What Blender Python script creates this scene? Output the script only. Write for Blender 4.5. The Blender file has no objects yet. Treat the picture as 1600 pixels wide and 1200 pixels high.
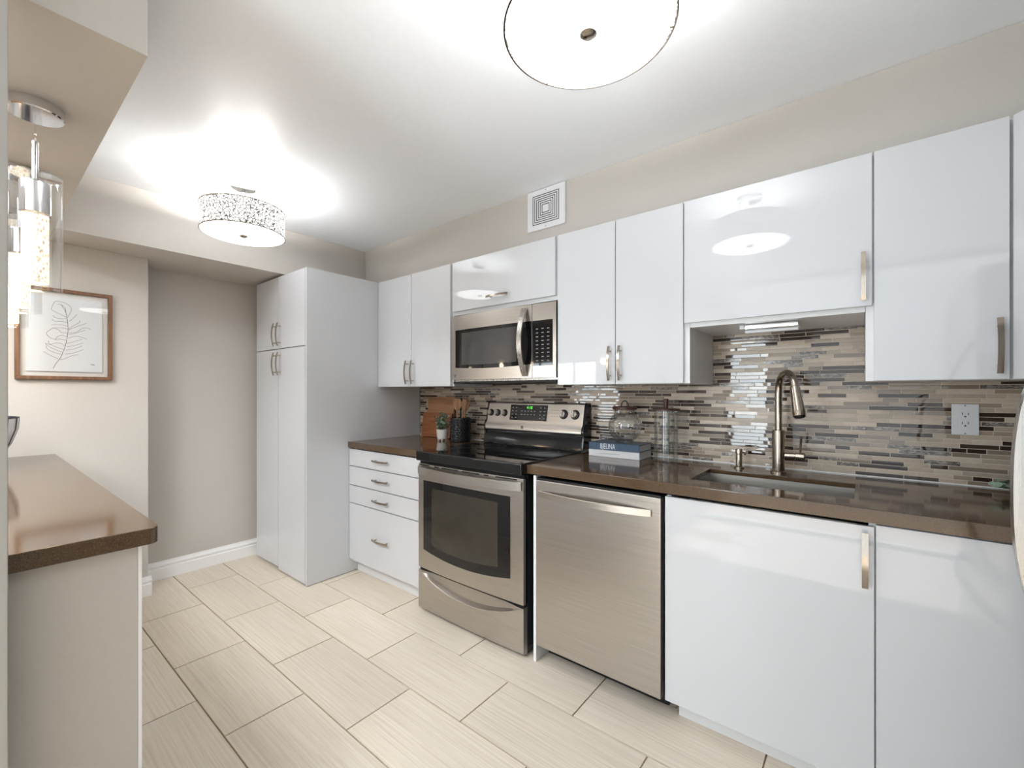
import bpy, bmesh, math, random
from mathutils import Vector, Matrix
PI = math.pi
C = bpy.context.scene.collection
SC = bpy.context.scene

# ------------------------------------------------------------------ camera
cam_data = bpy.data.cameras.new('camera')
cam = bpy.data.objects.new('camera', cam_data); C.objects.link(cam)
cam_data.sensor_fit = 'HORIZONTAL'; cam_data.sensor_width = 36.0
cam_data.lens = 36.0 * 682.39 / 1600.0
cam_data.shift_y = 12.71 / 1600.0
cam_data.clip_start = 0.02
cam.location = (0, 0, 1.2578)
cam.rotation_euler = (PI / 2, 0, 0.6745)
SC.camera = cam

# ------------------------------------------------------------------ colour management, world, daylight, fill lights
SC.view_settings.view_transform = 'Standard'
SC.view_settings.look = 'None'
SC.view_settings.gamma = 1.0
SC.view_settings.use_curve_mapping = False
SC.view_settings.exposure = 0.29
SC.cycles.use_denoising = True
SC.cycles.max_bounces = 10
SC.cycles.diffuse_bounces = 5
SC.cycles.glossy_bounces = 5
SC.cycles.transmission_bounces = 8
SC.cycles.transparent_max_bounces = 12
SC.cycles.caustics_reflective = False
SC.cycles.caustics_refractive = False
SC.cycles.sample_clamp_indirect = 6.0

world = bpy.data.worlds.new('sky'); SC.world = world
world.use_nodes = True
bg = world.node_tree.nodes['Background']
bg.inputs[0].default_value = (0.86, 0.93, 1.0, 1)
bg.inputs[1].default_value = 1.6

def area_light(name, loc, rot, sx, sy, power, col):
    d = bpy.data.lights.new(name, 'AREA'); d.shape = 'RECTANGLE'; d.size = sx; d.size_y = sy
    d.energy = power; d.color = col
    o = bpy.data.objects.new(name, d); C.objects.link(o); o.location = loc; o.rotation_euler = rot
    return o
DAY = (0.88, 0.95, 1.0)
def daylight(name, x0, x1, z0, z1, y, radiance):      # soft sky light just outside a glazed opening
    w, h = x1 - x0, z1 - z0
    return area_light(name, ((x0 + x1) / 2, y, (z0 + z1) / 2), (PI / 2, 0, 0), w, h, PI * w * h * radiance, DAY)
daylight('daylight_dining', -4.25, -3.35, 0.85, 1.80, -2.72, 10.0)
area_light('dining_fill_light', (-1.9, -0.45, 2.385), (0, 0, 0), 1.2, 0.4, 39, (0.92, 0.965, 1.0))  # unseen fill light added over the dining side to brighten the kitchen
area_light('dining_fill_light', (-1.9, -1.15, 2.385), (0, 0, 0), 1.2, 0.4, 48, (0.92, 0.965, 1.0))  # second added fill light, set further back
daylight('daylight_hall', -0.86, 0.98, 0.03, 2.37, -1.42, 0.3)
daylight('daylight_gap', -1.27, -0.88, 0.35, 2.04, -1.42, 12.0)

sd = bpy.data.lights.new('sun', 'SUN'); sd.energy = 16.0; sd.angle = 0.03; sd.color = (0.97, 0.98, 1.0)
sun = bpy.data.objects.new('sun', sd); C.objects.link(sun); sun.location = (0, -4, 6); sun.rotation_euler = (math.radians(27), 0, 0)   # added sun; its patch on the unseen hall floor bounces light to the ceiling

# ------------------------------------------------------------------ helpers
def s(r, g, b):
    f = lambda c: (c / 255 / 12.92) if c / 255 <= 0.04045 else ((c / 255 + 0.055) / 1.055) ** 2.4
    return (f(r), f(g), f(b), 1.0)

class Nodes:
    def __init__(self, name):
        self.m = bpy.data.materials.new(name); self.m.use_nodes = True
        self.t = self.m.node_tree; self.b = self.t.nodes['Principled BSDF']
    def n(self, typ, **kw):
        x = self.t.nodes.new(typ)
        for k, v in kw.items():
            if k.startswith('_'): setattr(x, k[1:], v)
            else: x.inputs[k.replace('__', ' ')].default_value = v
        return x
    def l(self, a, b): self.t.links.new(a, b)
    def coords(self, scale=(1, 1, 1)):
        tc = self.n('ShaderNodeTexCoord'); mp = self.n('ShaderNodeMapping'); mp.inputs['Scale'].default_value = scale
        self.l(tc.outputs['Object'], mp.inputs['Vector']); return mp.outputs['Vector']
    def ramp(self, fac, stops, interp='LINEAR'):
        r = self.n('ShaderNodeValToRGB'); r.color_ramp.interpolation = interp
        el = r.color_ramp.elements
        while len(el) < len(stops): el.new(0.5)
        for e, (p, c) in zip(el, stops): e.position = p; e.color = c
        self.l(fac, r.inputs['Fac']); return r.outputs['Color']

def mat(name, col, rough=0.5, metal=0.0, coat=0.0, spec=0.5, emit=None, estr=0.0, trans=0.0, ior=1.45, noise=None):
    """plain procedural surface; noise=(scale, amount, bump) adds a faint mottling"""
    N = Nodes(name); b = N.b
    b.inputs['Base Color'].default_value = col
    b.inputs['Roughness'].default_value = rough
    b.inputs['Metallic'].default_value = metal
    b.inputs['Coat Weight'].default_value = coat
    b.inputs['Coat Roughness'].default_value = 0.03
    b.inputs['Specular IOR Level'].default_value = spec
    b.inputs['Transmission Weight'].default_value = trans
    b.inputs['IOR'].default_value = ior
    if emit: b.inputs['Emission Color'].default_value = emit; b.inputs['Emission Strength'].default_value = estr
    if noise:
        sc, am, bu = noise
        nz = N.n('ShaderNodeTexNoise', Scale=sc, Detail=4.0); N.l(N.coords(), nz.inputs['Vector'])
        lo = tuple(c * (1 - am) for c in col[:3]) + (1,); hi = tuple(min(1, c * (1 + am)) for c in col[:3]) + (1,)
        N.l(N.ramp(nz.outputs['Fac'], [(0.3, lo), (0.7, hi)]), b.inputs['Base Color'])
        if bu:
            bp = N.n('ShaderNodeBump', Strength=bu, Distance=0.002); N.l(nz.outputs['Fac'], bp.inputs['Height'])
            N.l(bp.outputs['Normal'], b.inputs['Normal'])
    return N.m

def brushed(name, col, rough, axis):
    """brushed metal, the grain running along axis"""
    N = Nodes(name); b = N.b
    sc = [220.0, 220.0, 220.0]; sc['XYZ'.index(axis)] = 2.5
    nz = N.n('ShaderNodeTexNoise', Scale=1.0, Detail=3.0); N.l(N.coords(sc), nz.inputs['Vector'])
    b.inputs['Metallic'].default_value = 1.0
    lo = tuple(c * 0.93 for c in col[:3]) + (1,); hi = tuple(min(1, c * 1.06) for c in col[:3]) + (1,)
    N.l(N.ramp(nz.outputs['Fac'], [(0.3, lo), (0.7, hi)]), b.inputs['Base Color'])
    r = N.n('ShaderNodeMapRange'); r.inputs['To Min'].default_value = rough * 0.85; r.inputs['To Max'].default_value = rough * 1.2
    N.l(nz.outputs['Fac'], r.inputs['Value']); N.l(r.outputs['Result'], b.inputs['Roughness'])
    bp = N.n('ShaderNodeBump', Strength=0.05, Distance=0.001); N.l(nz.outputs['Fac'], bp.inputs['Height'])
    N.l(bp.outputs['Normal'], b.inputs['Normal'])
    return N.m

def wood(name, c1, c2, axis, rough=0.45, scale=1.0):
    N = Nodes(name); sc = [70.0 * scale] * 3; sc['XYZ'.index(axis)] = 4.0 * scale
    nz = N.n('ShaderNodeTexNoise', Scale=1.0, Detail=5.0, Distortion=0.6); N.l(N.coords(sc), nz.inputs['Vector'])
    N.l(N.ramp(nz.outputs['Fac'], [(0.25, c1), (0.75, c2)]), N.b.inputs['Base Color'])
    N.b.inputs['Roughness'].default_value = rough
    return N.m

M = {}
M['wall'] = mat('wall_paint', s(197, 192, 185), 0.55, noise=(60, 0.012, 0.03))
M['jamb'] = mat('dimmed_wall_paint', s(168, 165, 159), 0.55, noise=(60, 0.012, 0.03))  # same wall paint, darkened to offset strong light on the jamb face
M['wall_white'] = mat('ceiling_paint', s(242, 246, 251), 0.42, noise=(40, 0.01, 0.03))
M['trim'] = mat('white_trim', s(248, 248, 248), 0.3, noise=(30, 0.01, 0))
M['gloss'] = mat('white_gloss_lacquer', s(209, 211, 215), 0.03, spec=0.75, noise=(3, 0.006, 0))
M['carcass'] = mat('white_carcass', s(222, 223, 225), 0.35, noise=(30, 0.01, 0))
M['steel_x'] = brushed('brushed_steel_horizontal', s(186, 180, 173), 0.30, 'X')
M['steel_z'] = brushed('brushed_steel_vertical', s(188, 184, 179), 0.27, 'Z')
M['nickel'] = brushed('brushed_nickel', s(176, 165, 152), 0.22, 'Z')
M['chrome'] = mat('polished_chrome', s(225, 225, 226), 0.07, 1.0, noise=(20, 0.01, 0))
M['sink'] = brushed('sink_steel', s(170, 165, 158), 0.3, 'X')
M['black_gloss'] = mat('black_glass', s(14, 14, 16), 0.04, spec=0.6, noise=(10, 0.05, 0))
M['black_enamel'] = mat('black_enamel', s(20, 22, 25), 0.12, noise=(20, 0.05, 0))
M['black_matte'] = mat('black_plastic', s(16, 16, 17), 0.5, noise=(20, 0.05, 0))
M['dark_gap'] = mat('dark_recess', s(12, 12, 12), 0.8, noise=(20, 0.05, 0))
M['oven_glass'] = mat('oven_window_glass', s(52, 48, 40), 0.04, spec=0.7, noise=(6, 0.15, 0))
M['micro_glass'] = mat('microwave_window_glass', s(70, 68, 68), 0.07, spec=0.6, noise=(250, 0.12, 0))
M['grey_print'] = mat('grey_print', s(150, 152, 155), 0.5, noise=(20, 0.02, 0))
M['dark_print'] = mat('dark_print', s(50, 50, 52), 0.5, noise=(20, 0.02, 0))
M['green_led'] = mat('green_led', s(20, 60, 20), 0.5, emit=(0.15, 0.9, 0.12, 1), estr=1.2)
M['white_plastic'] = mat('white_plastic', s(228, 229, 232), 0.3, noise=(30, 0.01, 0))
M['slot'] = mat('dark_slot', s(60, 60, 62), 0.6, noise=(20, 0.02, 0))
M['board_wood'] = wood('warm_board_wood', s(122, 70, 42), s(172, 110, 68), 'X')
M['board_pale'] = wood('pale_board_wood', s(140, 98, 68), s(186, 140, 102), 'X')
M['utensil_wood'] = wood('utensil_wood', s(140, 92, 60), s(200, 160, 124), 'Z')
M['frame_wood'] = wood('walnut_frame_wood', s(84, 56, 38), s(132, 94, 66), 'Z')
M['lid_wood'] = wood('dark_lid_wood', s(58, 36, 30), s(92, 58, 46), 'X')
M['pot'] = mat('white_pot_glaze', s(226, 224, 220), 0.35, noise=(30, 0.02, 0))
M['leaf'] = mat('grey_green_leaf', s(140, 162, 142), 0.55, noise=(60, 0.3, 0))
M['stem'] = mat('plant_stem', s(98, 92, 70), 0.6, noise=(60, 0.1, 0))
M['soil'] = mat('potting_soil', s(50, 38, 30), 0.9, noise=(90, 0.4, 0.4))
M['crock'] = mat('black_crock_glaze', s(24, 25, 28), 0.25, noise=(30, 0.1, 0))
M['book_blue'] = mat('blue_book_cover', s(62, 84, 108), 0.4, noise=(80, 0.12, 0))
M['book_white'] = mat('white_book_cover', s(218, 218, 220), 0.4, noise=(60, 0.02, 0))
M['ink'] = mat('printed_ink_white', s(232, 234, 236), 0.5, noise=(60, 0.01, 0))
M['paper'] = mat('art_paper', s(240, 242, 246), 0.7, noise=(200, 0.01, 0))
M['mount'] = mat('art_mount', s(240, 236, 232), 0.7, noise=(200, 0.01, 0))
M['pencil'] = mat('ink_line', s(96, 94, 96), 0.7, noise=(200, 0.1, 0))
M['bowl_white'] = mat('bowl_white_glaze', s(222, 222, 226), 0.25, noise=(30, 0.02, 0))
M['bowl_black'] = mat('bowl_black_glaze', s(32, 30, 44), 0.25, noise=(30, 0.05, 0))
M['fridge_side'] = mat('fridge_side', s(120, 120, 122), 0.4, noise=(300, 0.05, 0.1))
M['tube'] = mat('lamp_tube', s(226, 228, 232), 0.25, noise=(30, 0.01, 0))

def glass(name, col, rough=0.0):
    N = Nodes(name); t = N.t
    tr = N.n('ShaderNodeBsdfTransparent'); tr.inputs['Color'].default_value = col
    gl = N.n('ShaderNodeBsdfGlossy', Roughness=0.02 + rough)
    lw = N.n('ShaderNodeLayerWeight', Blend=0.35)
    nz = N.n('ShaderNodeTexNoise', Scale=6.0); N.l(N.coords(), nz.inputs['Vector'])
    mr = N.n('ShaderNodeMapRange'); mr.inputs['To Min'].default_value = 0.02; mr.inputs['To Max'].default_value = 0.38
    N.l(lw.outputs['Fresnel'], mr.inputs['Value'])
    mx = N.n('ShaderNodeMixShader')
    N.l(mr.outputs['Result'], mx.inputs[0]); N.l(tr.outputs[0], mx.inputs[1]); N.l(gl.outputs[0], mx.inputs[2])
    N.l(mx.outputs[0], t.nodes['Material Output'].inputs['Surface'])
    return N.m
M['glass'] = glass('clear_thin_glass', (0.985, 0.99, 0.99, 1))
M['pane'] = glass('window_pane_glass', (0.97, 0.98, 0.98, 1))

def counter_mat():
    N = Nodes('brown_quartz'); b = N.b
    v = N.n('ShaderNodeTexNoise', Scale=420.0, Detail=2.0); N.l(N.coords(), v.inputs['Vector'])
    N.l(N.ramp(v.outputs['Fac'], [(0.30, s(60, 46, 33)), (0.5, s(88, 69, 51)), (0.68, s(95, 75, 56)), (0.76, s(138, 115, 92))]), b.inputs['Base Color'])
    b.inputs['Roughness'].default_value = 0.09; b.inputs['Specular IOR Level'].default_value = 0.55
    return N.m
M['counter'] = counter_mat()

def floor_mat():
    N = Nodes('streaked_porcelain'); b = N.b
    geo = N.n('ShaderNodeNewGeometry')
    # offset the streaks from tile to tile
    off = N.n('ShaderNodeVectorMath', _operation='SCALE'); off.inputs[0].default_value = (7.3, 3.1, 0)
    N.l(geo.outputs['Random Per Island'], off.inputs['Scale'])
    add = N.n('ShaderNodeVectorMath', _operation='ADD'); N.l(geo.outputs['Position'], add.inputs[0]); N.l(off.outputs[0], add.inputs[1])
    mp = N.n('ShaderNodeMapping'); mp.inputs['Scale'].default_value = (2.2, 130.0, 1.0); N.l(add.outputs[0], mp.inputs['Vector'])
    n1 = N.n('ShaderNodeTexNoise', Scale=1.0, Detail=4.0, Roughness=0.65); N.l(mp.outputs[0], n1.inputs['Vector'])
    col = N.ramp(n1.outputs['Fac'], [(0.28, s(208, 195, 177)), (0.5, s(224, 212, 195)), (0.72, s(235, 225, 211))])
    hsv = N.n('ShaderNodeHueSaturation'); N.l(col, hsv.inputs['Color'])
    mr = N.n('ShaderNodeMapRange'); mr.inputs['To Min'].default_value = 0.95; mr.inputs['To Max'].default_value = 1.05
    N.l(geo.outputs['Random Per Island'], mr.inputs['Value']); N.l(mr.outputs['Result'], hsv.inputs['Value'])
    N.l(hsv.outputs['Color'], b.inputs['Base Color'])
    b.inputs['Roughness'].default_value = 0.38
    return N.m
M['floor_tile'] = floor_mat()
M['dining_floor'] = wood('low_bounce_wood_floor', s(120, 88, 62), s(156, 118, 86), 'X', 0.4, 0.4)  # unseen floor, made dark wood to cut bounced light under the header
M['floor_grout'] = mat('floor_grout', s(172, 150, 128), 0.9, noise=(120, 0.06, 0))

def mosaic_mat():
    N = Nodes('glass_and_stone_mosaic'); b = N.b
    geo = N.n('ShaderNodeNewGeometry'); rnd = geo.outputs['Random Per Island']
    base = N.ramp(rnd, [(0.0, s(60, 46, 38)), (0.15, s(74, 60, 50)), (0.24, s(142, 127, 112)), (0.38, s(170, 154, 135)),
                        (0.52, s(200, 182, 160)), (0.68, s(214, 198, 178)), (0.80, s(182, 166, 147)), (0.90, s(112, 106, 102))], 'CONSTANT')
    nz = N.n('ShaderNodeTexNoise', Scale=55.0, Detail=6.0, Distortion=1.2); N.l(N.coords((1, 1, 2.5)), nz.inputs['Vector'])
    marb = N.ramp(nz.outputs['Fac'], [(0.34, s(64, 56, 52)), (0.5, s(132, 122, 114)), (0.66, s(188, 178, 168))])
    # amount of marbling: strong on the emperador strips, a little on the stone ones, none on glass
    amt = N.ramp(rnd, [(0.0, (0, 0, 0, 1)), (0.52, (0.16, 0.16, 0.16, 1)), (0.90, (0.85, 0.85, 0.85, 1))], 'CONSTANT')
    mx = N.n('ShaderNodeMix', _data_type='RGBA'); N.l(amt, mx.inputs[0]); N.l(base, mx.inputs[6]); N.l(marb, mx.inputs[7])
    N.l(mx.outputs[2], b.inputs['Base Color'])
    N.l(N.ramp(rnd, [(0.0, (0.025, 0.025, 0.025, 1)), (0.52, (0.34, 0.34, 0.34, 1)), (0.90, (0.14, 0.14, 0.14, 1))], 'CONSTANT'), b.inputs['Roughness'])
    b.inputs['Specular IOR Level'].default_value = 0.6
    return N.m
M['mosaic'] = mosaic_mat()
M['mosaic_grout'] = mat('mosaic_grout', s(216, 206, 194), 0.85, noise=(120, 0.04, 0))

def drum_mat():
    """white glowing liner seen through a silver openwork skin of rings"""
    N = Nodes('openwork_drum_shade'); b = N.b
    v = N.n('ShaderNodeTexVoronoi', Scale=70.0, _feature='DISTANCE_TO_EDGE'); N.l(N.coords(), v.inputs['Vector'])
    edge = N.ramp(v.outputs['Distance'], [(0.055, (1, 1, 1, 1)), (0.12, (0, 0, 0, 1))])
    N.l(N.ramp(v.outputs['Distance'], [(0.055, s(104, 102, 100)), (0.12, s(235, 235, 235))]), b.inputs['Base Color'])
    inv = N.n('ShaderNodeMapRange'); inv.inputs['To Min'].default_value = 0.95; inv.inputs['To Max'].default_value = 0.02
    N.l(edge, inv.inputs['Value']); b.inputs['Emission Color'].default_value = (1, 0.97, 0.92, 1)
    N.l(inv.outputs['Result'], b.inputs['Emission Strength'])
    b.inputs['Roughness'].default_value = 0.4
    return N.m
M['drum'] = drum_mat()
M['diffuser'] = mat('frosted_diffuser', s(240, 242, 244), 0.25, emit=(0.97, 0.985, 1.0, 1), estr=5.0, noise=(3, 0.01, 0))

def crystal_mat():
    N = Nodes('bubble_crystal'); b = N.b
    v = N.n('ShaderNodeTexVoronoi', Scale=1.0, Randomness=1.0); N.l(N.coords((150, 150, 75)), v.inputs['Vector'])
    N.l(N.ramp(v.outputs['Distance'], [(0.22, (0.72, 0.44, 0.24, 1)), (0.50, (1.0, 0.84, 0.62, 1))]), b.inputs['Emission Color'])
    N.l(N.ramp(v.outputs['Distance'], [(0.20, (0.30, 0.30, 0.30, 1)), (0.50, (1, 1, 1, 1))]), b.inputs['Emission Strength'])
    mul = N.n('ShaderNodeMath', _operation='MULTIPLY'); mul.inputs[1].default_value = 1.0
    N.l(b.inputs['Emission Strength'].links[0].from_socket, mul.inputs[0]); N.l(mul.outputs[0], b.inputs['Emission Strength'])
    b.inputs['Base Color'].default_value = s(235, 220, 200); b.inputs['Roughness'].default_value = 0.1
    return N.m
M['crystal'] = crystal_mat()

# ---- mesh building
class G:
    """collects shapes into one bmesh; materials by slot"""
    def __init__(self): self.bm = bmesh.new(); self.slot = 0
    def _tag(self, faces):
        for f in faces: f.material_index = self.slot
    def box(self, x0, x1, y0, y1, z0, z1, bev=0.0, seg=2):
        mtx = Matrix.Translation(((x0 + x1) / 2, (y0 + y1) / 2, (z0 + z1) / 2)) @ Matrix.Diagonal((abs(x1 - x0), abs(y1 - y0), abs(z1 - z0), 1))
        r = bmesh.ops.create_cube(self.bm, size=1.0, matrix=mtx); vs = r['verts']
        fs = list({f for v in vs for f in v.link_faces})
        if bev > 0:
            es = list({e for v in vs for e in v.link_edges})
            rb = bmesh.ops.bevel(self.bm, geom=es, offset=bev, segments=seg, affect='EDGES', profile=0.5)
            fs = list({f for f in rb['faces']} | {f for f in fs if f.is_valid})
        self._tag(fs); return self
    def poly(self, pts, vec, bev=0.0):
        """closed outline pts (3-D, planar) pushed along vec"""
        vec = Vector(vec)
        a = [self.bm.verts.new(p) for p in pts]; b = [self.bm.verts.new(Vector(p) + vec) for p in pts]
        n = len(pts); fs = [self.bm.faces.new(a), self.bm.faces.new(b[::-1])]
        for i in range(n): fs.append(self.bm.faces.new((a[i], b[i], b[(i + 1) % n], a[(i + 1) % n])))
        self._tag(fs)
        bmesh.ops.recalc_face_normals(self.bm, faces=fs)
        if bev > 0:
            es = [e for f in fs[:2] for e in f.edges]
            rb = bmesh.ops.bevel(self.bm, geom=list(set(es)), offset=bev, segments=2, affect='EDGES', profile=0.5)
            self._tag(rb['faces'])
        return self
    def lathe(self, c, prof, n=40, axis='Z', closed=False):
        """prof: list of (radius, height along axis) around centre c"""
        rings = []
        for r, h in prof:
            if r < 1e-6: rings.append([self.bm.verts.new(self._ax(c, 0, 0, h, axis))])
            else: rings.append([self.bm.verts.new(self._ax(c, r * math.cos(2 * PI * k / n), r * math.sin(2 * PI * k / n), h, axis)) for k in range(n)])
        fs = []
        pairs = list(zip(rings, rings[1:])) + ([(rings[-1], rings[0])] if closed else [])
        for A, B in pairs:
            for k in range(n):
                if len(A) == 1 and len(B) == 1: continue
                if len(A) == 1: q = (A[0], B[k], B[(k + 1) % n])
                elif len(B) == 1: q = (A[k], A[(k + 1) % n], B[0])
                else: q = (A[k], A[(k + 1) % n], B[(k + 1) % n], B[k])
                fs.append(self.bm.faces.new(q))
        self._tag(fs); bmesh.ops.recalc_face_normals(self.bm, faces=fs); return self
    def _ax(self, c, a, b, h, axis):
        c = Vector(c)
        return c + (Vector((a, b, h)) if axis == 'Z' else Vector((a, h, b)) if axis == 'Y' else Vector((h, a, b)))
    def cyl(self, c, r, h0, h1, n=32, axis='Z', bev=0.0):
        if bev: prof = [(0, h0), (r - bev, h0), (r, h0 + bev), (r, h1 - bev), (r - bev, h1), (0, h1)]
        else: prof = [(0, h0), (r, h0), (r, h1), (0, h1)]
        return self.lathe(c, prof, n, axis)
    def tube(self, pts, r, n=10, cap=True):
        """round rod through pts; r a number or one per point"""
        pts = [Vector(p) for p in pts]; rr = r if isinstance(r, (list, tuple)) else [r] * len(pts)
        t0 = (pts[1] - pts[0]).normalized(); up = Vector((0, 0, 1)) if abs(t0.z) < 0.9 else Vector((1, 0, 0))
        u = t0.cross(up).normalized(); rings = []
        for i, p in enumerate(pts):
            t = ((pts[min(i + 1, len(pts) - 1)] - pts[max(i - 1, 0)])).normalized()
            u = (u - t * u.dot(t)).normalized(); v = t.cross(u)
            rings.append([self.bm.verts.new(p + (u * math.cos(2 * PI * k / n) + v * math.sin(2 * PI * k / n)) * rr[i]) for k in range(n)])
        fs = []
        for A, B in zip(rings, rings[1:]):
            for k in range(n): fs.append(self.bm.faces.new((A[k], A[(k + 1) % n], B[(k + 1) % n], B[k])))
        if cap: fs += [self.bm.faces.new(rings[0][::-1]), self.bm.faces.new(rings[-1])]
        self._tag(fs); bmesh.ops.recalc_face_normals(self.bm, faces=fs); return self
    def strip(self, pts, w, t, side):
        """flat bar: rectangle w (along side) by t swept through pts"""
        pts = [Vector(p) for p in pts]; side = Vector(side).normalized(); rings = []
        for i, p in enumerate(pts):
            d = (pts[min(i + 1, len(pts) - 1)] - pts[max(i - 1, 0)]).normalized(); nrm = side.cross(d).normalized()
            rings.append([self.bm.verts.new(p + side * a * w / 2 + nrm * b * t / 2) for a, b in ((-1, -1), (1, -1), (1, 1), (-1, 1))])
        fs = []
        for A, B in zip(rings, rings[1:]):
            for k in range(4): fs.append(self.bm.faces.new((A[k], A[(k + 1) % 4], B[(k + 1) % 4], B[k])))
        fs += [self.bm.faces.new(rings[0][::-1]), self.bm.faces.new(rings[-1])]
        self._tag(fs); bmesh.ops.recalc_face_normals(self.bm, faces=fs); return self
    def quad(self, *pts):
        self._tag([self.bm.faces.new([self.bm.verts.new(p) for p in pts])]); return self

def obj(name, g, mats, parent=None, smooth=True, recalc=True):
    me = bpy.data.meshes.new(name)
    for e in g.bm.edges:
        if len(e.link_faces) == 2: e.smooth = e.calc_face_angle(0) < math.radians(38)
        else: e.smooth = False
    for f in g.bm.faces: f.smooth = smooth
    g.bm.to_mesh(me); g.bm.free()
    for m in (mats if isinstance(mats, (list, tuple)) else [mats]): me.materials.append(M[m] if isinstance(m, str) else m)
    o = bpy.data.objects.new(name, me); C.objects.link(o)
    w = o.modifiers.new('weighted_normals', 'WEIGHTED_NORMAL'); w.keep_sharp = True; w.weight = 100
    if parent is not None:
        o.parent = parent
        if parent.type == 'EMPTY': o.location = -parent.location      # meshes are laid out in room coordinates
    return o
def thing(name, label, cat, loc, group=None):
    o = bpy.data.objects.new(name, None); C.objects.link(o); o.location = loc; o.empty_display_size = 0.05
    return tag(o, label, cat, group)
def tag(o, label, cat, group=None):
    o['label'] = label; o['category'] = cat; o['kind'] = 'thing'
    if group: o['group'] = group
    return o
def struct(name, g, mats):
    o = obj(name, g, mats); o['kind'] = 'structure'; return o
def copy_tree(o, parent=None):
    c = o.copy(); C.objects.link(c)
    if parent is not None: c.parent = parent
    for ch in list(o.children): copy_tree(ch, c)
    return c
def text(name, body, size, loc, rot, m, parent, ext=0.0004, align='CENTER', sx=1.0):
    cu = bpy.data.curves.new(name, 'FONT'); cu.body = body; cu.size = size; cu.extrude = ext; cu.align_x = align; cu.align_y = 'CENTER'
    f = bpy.data.objects.new(name, cu); C.objects.link(f); bpy.context.view_layer.update()
    me = bpy.data.meshes.new_from_object(f.evaluated_get(bpy.context.evaluated_depsgraph_get())); bpy.data.objects.remove(f); bpy.data.curves.remove(cu)
    me.name = name; me.materials.clear(); me.materials.append(M[m])
    o = bpy.data.objects.new(name, me); C.objects.link(o); o.rotation_euler = rot; o.scale = (sx, 1, 1)
    o.parent = parent; o.location = Vector(loc) - (parent.location if parent.type == 'EMPTY' else Vector())
    return o

# ------------------------------------------------------------------ the room
ZC = 2.40           # ceiling
YW = 2.306          # wall behind the cabinets
XR, XL, YS, YH = 1.02, -4.9, -2.6, -1.3
g = G()
g.box(XL - 0.1, XR + 0.1, YS - 0.1, YW + 0.1, -0.06, -0.0064); g.slot = 1
TW, TH, gr = 0.62, 0.2945, 0.0058
r0 = int(math.floor((YS - 0.59) / TH)); r1 = int(math.ceil((YW - 0.59) / TH))
for r in range(r0, r1):
    ya = 0.589 + r * TH; off = -2.437 if r % 2 == 0 else -2.437 + 0.32
    k0 = int(math.floor((XL - off) / TW)); k1 = int(math.ceil((XR - off) / TW))
    for k in range(k0, k1):
        xa, xb = max(off + k * TW, XL), min(off + (k + 1) * TW, XR); y0, y1 = max(ya, -1.29 if xa > -1.4 else -0.06), min(ya + TH, YW)
        if xb - xa < 0.01 or y1 - y0 < 0.01: continue
        g.box(xa + gr / 2, xb - gr / 2, y0 + gr / 2, y1 - gr / 2, -0.0063, 0.0)
struct('floor', g, ['floor_grout', 'floor_tile'])
struct('floor_dining', G().box(XL, -1.372, YS, -0.066, -0.0063, 0.0), 'dining_floor')
struct('ceiling', G().box(XL - 0.1, -1.301, YS - 0.1, YW + 0.1, ZC, ZC + 0.1).box(-1.301, XR + 0.1, YH - 0.1, YW + 0.1, ZC, ZC + 0.1), 'wall_white')
struct('wall_back', G().box(XL - 0.1, XR + 0.1, YW, YW + 0.1, 0, ZC), 'wall')
struct('wall_right', G().box(XR, XR + 0.1, YS, YW, 0, ZC), 'wall')
struct('wall_soffit', G().box(-3.155, XR - 0.001, 2.03, YW - 0.001, 2.078, ZC - 0.001), 'wall')
struct('wall_bulkhead', G().box(-3.70, -3.157, 0.281, YW - 0.001, 2.083, ZC - 0.001), 'wall')
struct('wall_header', G().box(-3.449, -1.372, -0.03, 0.280, 2.085, ZC - 0.001), 'wall')
struct('wall_recess', G().box(-3.80, -3.69, 0.70, YW - 0.001, 0, ZC - 0.001), 'wall')
struct('wall_far', G().box(-3.688, -3.45, -0.75, 0.705, 0, 2.082).box(-3.688, -3.45, -0.75, -0.031, 2.082, ZC - 0.001), 'wall')
struct('wall_peninsula', G().box(-3.449, -1.40, -0.06, 0.266, 0, 0.877), 'wall')
struct('trim_1', G().box(-3.449, -1.4005, 0.2665, 0.2745, 0, 0.877, 0.001), 'trim')
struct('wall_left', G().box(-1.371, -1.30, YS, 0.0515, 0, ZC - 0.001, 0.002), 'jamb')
struct('wall_dining', G().box(XL - 0.1, XL, YS, YW, 0, ZC), 'wall')
# the glazed walls behind: a dining window and the full-height hall glazing
g = G(); x0, x1, z0, z1 = -4.25, -3.35, 0.85, 1.80
g.box(XL, x0, YS - 0.1, YS, 0, ZC).box(x1, -1.30, YS - 0.1, YS, 0, ZC).box(x0, x1, YS - 0.1, YS, 0, z0).box(x0, x1, YS - 0.1, YS, z1, ZC)
struct('wall_dining_window', g, 'wall')
def window(name, x0, x1, z0, z1, y, f, mull):
    g = G().box(x0, x1, y - 0.07, y - 0.02, z0, z0 + f).box(x0, x1, y - 0.07, y - 0.02, z1 - f, z1)
    xs = [x0] + mull + [x1 - f]
    for xx in xs: g.box(xx, xx + f, y - 0.07, y - 0.02, z0 + f, z1 - f)
    w = struct(name, g, 'trim')
    for a, b in zip(xs, xs[1:]): obj('glass', G().box(a + f, b, y - 0.047, y - 0.043, z0 + f, z1 - f), 'pane', w)
window('window_1', x0, x1, z0, z1, YS, 0.05, [-3.825])
struct('wall_hall', G().box(-1.30, -1.28, YH - 0.1, YH, 0, ZC).box(0.99, XR, YH - 0.1, YH, 0, ZC).box(-1.28, 0.99, YH - 0.1, YH, 2.385, ZC).box(-1.28, 0.99, YH - 0.1, YH, 0, 0.012), 'wall')
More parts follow.
